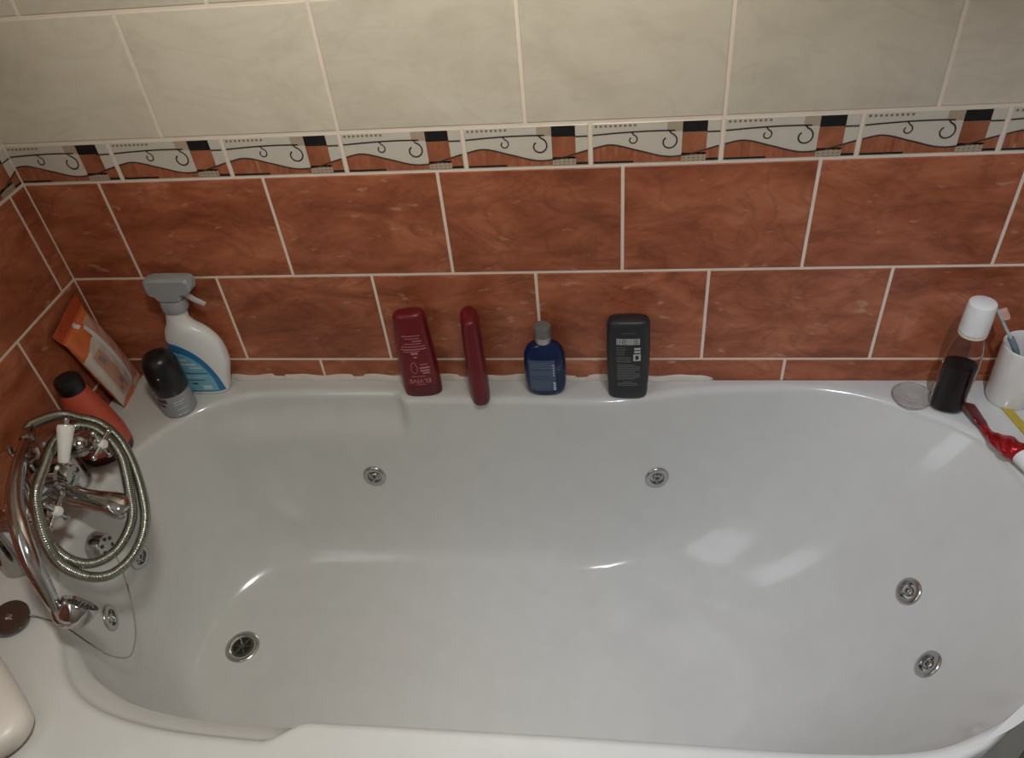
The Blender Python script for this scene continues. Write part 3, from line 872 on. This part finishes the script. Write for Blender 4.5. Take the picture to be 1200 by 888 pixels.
# spine: (x, y, z, half width, half thickness, twist)
sp_ = [(-.022, .067, .0165, .0165, .0012, .45), (-.0185, .052, .0150, .0160, .0016, .45), (-.014, .034, .0125, .0135, .0022, .42), (-.010, .017, .0095, .0100, .0034, .35), (-.006, .000, .0080, .0090, .0055, .2),
       (.000, -.014, .0110, .0145, .0085, .05), (.008, -.030, .0150, .0180, .0125, 0), (.014, -.044, .0165, .0185, .0150, 0), (.018, -.053, .0165, .0165, .0155, 0), (.020, -.058, .0165, .0105, .0105, 0)]
sp_ = smooth_rings(sp_, 5)
bm = bmesh.new(); R0 = []; seg = 28
for i, (x, y, z, a, b, tw) in enumerate(sp_):
    nxt = sp_[min(i+1, len(sp_)-1)]; prv = sp_[max(i-1, 0)]
    T = Vector((nxt[0]-prv[0], nxt[1]-prv[1], nxt[2]-prv[2])).normalized()
    side = T.cross(Vector((0, 0, 1))).normalized(); up = side.cross(T)
    A = side*math.cos(tw)+up*math.sin(tw); Bv = -side*math.sin(tw)+up*math.cos(tw)
    ring = []
    for k in range(seg):
        u, v = sup(a, b, 2.0, k, seg)
        wob = 1+.10*math.sin(i*.8+k*.9)*(1 if 10 < i < 38 else 0)
        ring.append(bm.verts.new(Vector((x, y, z))+A*(u*wob)+Bv*(v*wob)))
    R0.append(ring)
for i, (p, q) in enumerate(zip(R0, R0[1:])):
    for k in range(seg):
        f = bm.faces.new((p[k], p[(k+1) % seg], q[(k+1) % seg], q[k]))
        f.material_index = 1 if i < 15 else 0
f = bm.faces.new(R0[0][::-1]); f.material_index = 1
bm.faces.new(R0[-1])
zmin = min(v.co.z for v in bm.verts)
for v in bm.verts: v.co.z = max(v.co.z, .0006)
obj('tube_body', bm, [M_TPRED, M_TPDARK], t)
obj('cap', cyl_bev((.0198, -.057, .0165), (.0330, -.090, .0150), .0145, None, 30, .0025), M_WHITEPL, t)

t = thing('plastic_strip', 'flat mustard yellow plastic strip lying in front of the white mug', 'strip', (1.7145, -.095, RIM))
bm = bmesh.new()
o2 = []
hw, L1 = .0075, .055
pts = [(-hw, L1*.45), (hw, L1*.45), (hw, -L1), (-hw, -L1)]
lay = []
for z, k in ((0.0003, .0), (.0028, .0), (.0036, .0012)):
    lay.append([bm.verts.new((x-math.copysign(k, x), y-math.copysign(k, y), z)) for x, y in pts])
for a, b in zip(lay, lay[1:]):
    for k in range(4): bm.faces.new((a[k], a[(k+1) % 4], b[(k+1) % 4], b[k]))
bm.faces.new(lay[0][::-1]); bm.faces.new(lay[-1])
xform(bm, bm.verts, Matrix.Rotation(.22, 4, 'Z'))
obj('strip_body', bm, M_YEL, t, smooth=False)
bm = bmesh.new()
for k in range(6): rod((-.005, .010-k*.009, .0036), (.005, .010-k*.009, .0036), .0008, bm, 8)
xform(bm, bm.verts, Matrix.Rotation(.22, 4, 'Z'))
obj('grip_ridge', bm, M_YEL, t)

# ------------------------------------------------------------------ white squeeze bottle lying at the near left corner
t = thing('squeeze_bottle', 'cream white bottle lying on the near left corner of the bath rim', 'bottle', (.138, -.707, RIM), math.radians(-37.7))
Mx = Matrix.Translation((0, 0, .0262)) @ Matrix.Rotation(PI/2, 4, 'Y')
bk = smooth_rings([(.122, .004, .006, 2, 0, 0), (.118, .016, .024, 2.2, 0, 0), (.105, .0235, .038, 2.3, 0, 0), (.085, .0258, .0435, 2.4, 0, 0), (.03, .026, .045, 2.4, 0, 0), (-.04, .0255, .043, 2.4, 0, 0), (-.062, .020, .030, 2.2, 0, 0), (-.070, .014, .017, 2, 0, 0)], 6)
obj('bottle_body', loft(bk, 48, None, Mx), M_CREAMPL, t)
obj('cap', lathe([(0, -.098), (.0155, -.098), (.0170, -.095), (.0170, -.070), (.0150, -.068)], 32, None, Mx), M_WHITEPL, t)

# ------------------------------------------------------------------ bath shower mixer tap
t = thing('mixer_tap', 'traditional chrome bath mixer tap with a white lever on the left rim', 'tap', (.05, -.387, RIM))
O = Vector((.05, -.387, 0))
def W(*p): return Vector(p)-O
bm = lathe([(.016, .015), (.018, .02), (.022, .03), (.022, .135), (.018, .145), (.016, .15)], 36, None, frame_to(W(.095, -.485, .112), (0, 1, 0)))
bm.free()
bm = lathe([(0, 0), (.018, 0), (.021, .004), (.0195, .012), (.0175, .03), (.0175, .06), (.023, .075), (.0245, .0975), (.023, .12), (.0175, .135), (.0175, .165), (.0195, .183), (.021, .191), (.018, .195), (0, .195)], 36, None, frame_to(W(.095, -.4845, .112), (0, 1, 0)))
obj('tap_body', bm, M_CHROME, t)
for y in (-.474, -.300):
    bm = lathe([(0, .0005), (.0285, .0005), (.0300, .003), (.0290, .010), (.0278, .018), (.0262, .05), (.0240, .085), (.0240, .095), (.0225, .118), (.017, .126), (0, .128)], 40, None, Matrix.Translation(W(.052, y, 0)))
    rod(W(.052, y, .108), W(.095, y, .112), .0165, bm, 28)
    obj('pillar_leg', bm, M_CHROME, t)
for (y, rot) in ((-.458, .35), (-.312, .12)):
    h = Vector((.163, y, .120))
    bm = lathe([(0, 0), (.0205, 0), (.0205, .030), (.017, .036), (.013, .040), (.012, .048), (.015, .052), (.015, .062), (.011, .066), (0, .066)], 32, None, frame_to(W(.098, y, .116), (1, 0, .06)))
    e = obj('tap_handle', bm, M_CHROME, t)
    bm = bmesh.new()
    for k in range(4):
        a = rot+PI/2*k; d = Vector((0, math.cos(a), math.sin(a)))
        p0, p1 = h-O+d*.008, h-O+d*.026
        rod(p0, p1, .0048, bm, 14, .0034); ball(h-O+d*.0285, .0056, bm, 14)
    obj('cross_arm', bm, M_CHROME, e)
    obj('porcelain_button', lathe([(.0085, 0), (.0085, .005), (.0068, .008), (0, .009)], 28, None, frame_to(h-O+Vector((.0005, 0, 0)), (1, 0, .06))), M_CERAMIC, e, label='white porcelain button')
# spout
sp0 = crom([(.100, -.387, .092), (.122, -.388, .080), (.145, -.389, .070), (.172, -.390, .064), (.196, -.391, .060), (.212, -.3915, .053), (.217, -.392, .046)], 6)
n = len(sp0); rr = []
for i in range(n):
    s = i/(n-1); rr.append((.0165-.001*s if s < .85 else .0165-.001*s-.006*(s-.85)/.15, .0175+.0065*sstep(.35, .85, s)-.008*sstep(.88, 1, s)))
so = obj('spout', tube([W(*p) for p in sp0], rr, 28), M_CHROME, t)
obj('spout_outlet', cyl_bev(W(.203, -.391, .055), W(.206, -.391, .030), .0115, None, 28), M_CHROME, so)
# diverter with the lever
dv = obj('diverter', lathe([(0, 0), (.022, 0), (.022, .030), (.0185, .034), (.0185, .046), (.0165, .050), (.007, .0512), (.006, .0495), (0, .0495)], 36, None, frame_to(W(.105, -.387, .122), (1, .02, .02))), M_CHROME, t)
l0, l1 = Vector((.139, -.374, .141)), Vector((.143, -.333, .188)); ld = (l1-l0)
rod(W(.138, -.386, .128), W(*l0), .0055, None).free()
le = obj('lever_stem', rod(W(.138, -.386, .126), W(*(l0+ld*.05)), .0055, None, 18), M_CHROME, dv)
Ml = frame_to(W(*l0), ld); LL = ld.length
obj('lever_grip', lathe([(0, 0), (.0080, 0), (.0090, .003), (.0098, LL*.3), (.0124, LL*.72), (.0136, LL*.9), (.0122, LL*.985), (.006, LL), (0, LL)], 32, None, Ml), M_CERAMIC, le, label='white porcelain lever grip')
obj('lever_finial', lathe([(.0045, LL-.001), (.0040, LL+.004), (.0048, LL+.006), (.0036, LL+.010), (0, LL+.0115)], 20, None, Ml), M_CHROME, le)
# cradle for the handset
bm = rod(W(.100, -.390, .130), W(.112, -.404, .176), .0085, None, 22)
cpts = crom([W(.094, -.402, .206), W(.093, -.404, .190), W(.112, -.409, .178), W(.134, -.404, .188), W(.136, -.401, .204)], 6)
tube(cpts, .0042, 12, bm)
obj('handset_cradle', bm, M_CHROME, t)

# handset resting on the cradle, with its hose
t = thing('shower_handset', 'chrome telephone style shower handset on the tap cradle', 'shower handset', (.13, -.45, RIM))
O = Vector((.13, -.45, 0))
hp = [(.094, -.369, .187), (.128, -.435, .1985), (.163, -.502, .2005), (.197, -.550, .190), (.220, -.583, .162), (.231, -.600, .122), (.237, -.611, .092), (.2435, -.617, .076), (.251, -.612, .069)]
hp = crom([W(*p) for p in hp], 8); n = len(hp)
rr = []
for i in range(n):
    s = i/(n-1)
    rr.append(.0085+.0045*math.sin(PI*min(s/.75, 1))**.8+ (.006*sstep(.72, 1, s)))
hs = obj('handset_grip', tube(hp, rr, 24), M_CHROME, t)
hn = Vector((.39, .77, .50)).normalized()
Mh = frame_to(W(.250, -.614, .066), hn)
obj('shower_head', lathe([(0, -.008), (.012, -.007), (.0195, -.002), (.0245, .008), (.0268, .020), (.0272, .027), (.0262, .0285), (.0245, .026), (.0228, .0235)], 44, None, Mh, cap=False), M_CHROME, hs)
fp = obj('spray_plate', lathe([(.0236, .0235), (.016, .0245), (0, .0252)], 44, None, Mh, cap=False), M_STEEL, hs)
bm = bmesh.new()
for rr_, nn in ((.006, 6), (.0115, 12), (.0175, 18)):
    for k in range(nn):
        a = 2*PI*k/nn
        lathe([(.0011, .0240), (.0011, .0262), (0, .0264)], 8, bm, Mh @ Matrix.Translation((rr_*math.cos(a), rr_*math.sin(a), 0)))
obj('spray_holes', bm, M_DARK, fp)
d0 = (hp[0]-hp[3]).normalized()
obj('hose_nut', lathe([(0, -.002), (.0105, -.002), (.0118, .002), (.0118, .014), (.0098, .020), (.0085, .034), (.0078, .036), (0, .036)], 12, None, frame_to(hp[0]-d0*.003, d0)), M_CHROME, hs)

hose = thing('shower_hose', 'ribbed metal shower hose looped in coils around the bath tap', 'hose', (.16, -.40, RIM))
O = Vector((.16, -.40, 0))
e0 = hp[0]+d0*.030+Vector((.13, -.45, 0))
HP = [tuple(e0), tuple(e0+d0*.02), (.076, -.270, .148), (.098, -.257, .128), (.132, -.258, .114), (.168, -.276, .090), (.208, -.324, .060), (.249, -.396, .035), (.259, -.458, .025), (.239, -.501, .022), (.206, -.515, .032),
      (.182, -.520, .070), (.176, -.510, .125), (.158, -.468, .165), (.131, -.405, .160), (.106, -.330, .150), (.112, -.285, .136), (.140, -.278, .116), (.180, -.305, .088), (.215, -.363, .062), (.234, -.410, .042), (.234, -.463, .036),
      (.212, -.495, .040), (.184, -.505, .060), (.168, -.502, .098), (.150, -.475, .140), (.118, -.440, .150), (.085, -.415, .140), (.078, -.400, .125)]
hpts = resample(crom([W(*p) for p in HP], 24), .00085)
rads = [0.0082+.0007*math.sin(i*.00085/.0036*2*PI) for i in range(len(hpts))]
obj('hose_tube', tube(hpts, rads, 12), M_HOSE, hose, angle=80)
obj('hose_end_nut', lathe([(0, 0), (.0100, 0), (.0112, .003), (.0112, .016), (.0090, .020), (0, .020)], 6, None, frame_to(hpts[-1]-(hpts[-1]-hpts[-12]).normalized()*.014, hpts[-1]-hpts[-12])), M_CHROME, hose)

# ------------------------------------------------------------------ plug and chain
t = thing('bath_plug', 'dark round bath plug on a thin chain on the near left rim', 'plug', (.105, -.583, RIM))
O = Vector((.105, -.583, 0))
Mp = frame_to((0, 0, .0045), (.10, -.10, 1))
obj('plug_disc', lathe([(0, -.002), (.0225, -.002), (.0255, .000), (.0275, .006), (.0288, .0125), (.0280, .0150), (.0255, .0158), (.018, .0148), (0, .0145)], 44, None, Mp), M_PLUG, t)
b2 = lathe([(.0058, .0143), (.0055, .0165), (.0030, .0175), (0, .0178)], 20, None, Mp)
obj('plug_stud', b2, M_CHROME, t)
ch = [(.128, -.577, .0165), (.140, -.574, .008), (.160, -.577, .0035), (.176, -.580, .0025), (.190, -.582, -.010), (.206, -.583, -.045), (.218, -.577, -.095), (.224, -.560, -.132), (.222, -.540, -.143), (.210, -.502, -.137), (.188, -.455, -.110), (.162, -.415, -.080), (.150, -.402, -.068)]
cpts = resample(crom([W(*p) for p in ch], 12), .0034)
bm = bmesh.new()
for p in cpts: bmesh.ops.create_icosphere(bm, subdivisions=1, radius=.00155, matrix=Matrix.Translation(p))
tube(cpts, .0006, 6, bm)
obj('chain', bm, M_CHAIN, t)

# ------------------------------------------------------------------ light, camera, colour
def lamp(loc, aim, power, r, col, cone):
    l = bpy.data.lights.new('ceiling_spot_or_fill', 'SPOT'); l.energy = power; l.shadow_soft_size = r; l.color = col
    l.spot_size = math.radians(cone); l.spot_blend = 1.0
    o = bpy.data.objects.new('ceiling_spot_or_fill', l); COL.objects.link(o); o.location = loc
    o.rotation_euler = (Vector(aim)-Vector(loc)).to_track_quat('-Z', 'Y').to_euler(); return o
# ceiling bar spots for the tiles and bath, then added fill lamps
lamp((1.02, -.90, 2.25), (.83, 0.0, 1.75), 56, .022, (1.0, .96, .84), 76)
lamp((1.20, -1.06, 2.25), (.98, -1.0, .58), 18, .022, (.98, 1.0, 1.06), 70)
lamp((1.36, -1.02, 2.25), (1.58, -.52, .38), 55, .022, (.92, 1.0, 1.15), 64)
lamp((1.10, -1.02, 2.25), (.27, -.52, .20), 42, .09, (1.0, .98, .90), 50)  # added soft fill for the tap end, not part of the bar
lamp((1.15, -1.02, 2.25), (1.15, -1.02, 0), 8, .05, (1.0, .95, .82), 178)  # added wide warm fill for the whole room, not a bar spot
# window added out of view in the left wall, as cool fill light
def box_bm(x0, x1, y0, y1, z0, z1, bm=None):
    bm = bm or bmesh.new()
    v = [bm.verts.new((x, y, z)) for x in (x0, x1) for y in (y0, y1) for z in (z0, z1)]
    for f in ((0, 1, 3, 2), (4, 6, 7, 5), (0, 4, 5, 1), (2, 3, 7, 6), (0, 2, 6, 4), (1, 5, 7, 3)): bm.faces.new([v[k] for k in f])
    return bm
wy0, wy1, wz0, wz1 = -1.78, -.80, 1.15, 2.20
bm = box_bm(.002, .045, wy0-.06, wy0, wz0-.06, wz1+.06); box_bm(.002, .045, wy1, wy1+.06, wz0-.06, wz1+.06, bm)
box_bm(.002, .045, wy0, wy1, wz0-.06, wz0, bm); box_bm(.002, .045, wy0, wy1, wz1, wz1+.06, bm)
wf = obj('fill_window_1', bm, M_PANEL, None, smooth=False); tag(wf, 'white framed glowing window added out of view as cool fill light', kind='structure')
mp = bpy.data.materials.new('glowing fill pane'); mp.use_nodes = True
pb = mp.node_tree.nodes['Principled BSDF']; pb.inputs['Base Color'].default_value = (.8, .85, .9, 1)
pb.inputs['Emission Color'].default_value = (.96, 1.0, 1.06, 1); pb.inputs['Emission Strength'].default_value = 1.7  # pane glows as an added fill source
pane = obj('pane', box_bm(.006, .020, wy0, wy1, wz0, wz1), mp, wf, smooth=False)
w = bpy.data.worlds.new('World'); SC.world = w; w.use_nodes = True
w.node_tree.nodes['Background'].inputs[0].default_value = (.8, .85, .9, 1); w.node_tree.nodes['Background'].inputs[1].default_value = .2

cam = bpy.data.cameras.new('Camera'); cam.sensor_width = 36; cam.lens = 27.98
co = bpy.data.objects.new('Camera', cam); COL.objects.link(co)
Rr = [[0.9909399618829433, 0.10291572296214695, -0.08629221234041484], [0.0028537014672388936, -0.6584956968571745, -0.752579081298668], [-0.13427527073650047, 0.7455144339230362, -0.6528233914933477]]
X, Y, Z = Vector(Rr[0]), -Vector(Rr[1]), -Vector(Rr[2])
Mc = Matrix((X, Y, Z)).transposed().to_4x4()
Mc.translation = Vector((1.0380651995510686, -1.1773225134635121, 0.5083297097796518+TZ))
co.matrix_world = Mc; cam.clip_start = .01
SC.camera = co
SC.view_settings.view_transform = 'Standard'; SC.view_settings.look = 'None'
SC.view_settings.exposure = 0.0; SC.view_settings.gamma = 1.0; SC.view_settings.use_curve_mapping = False
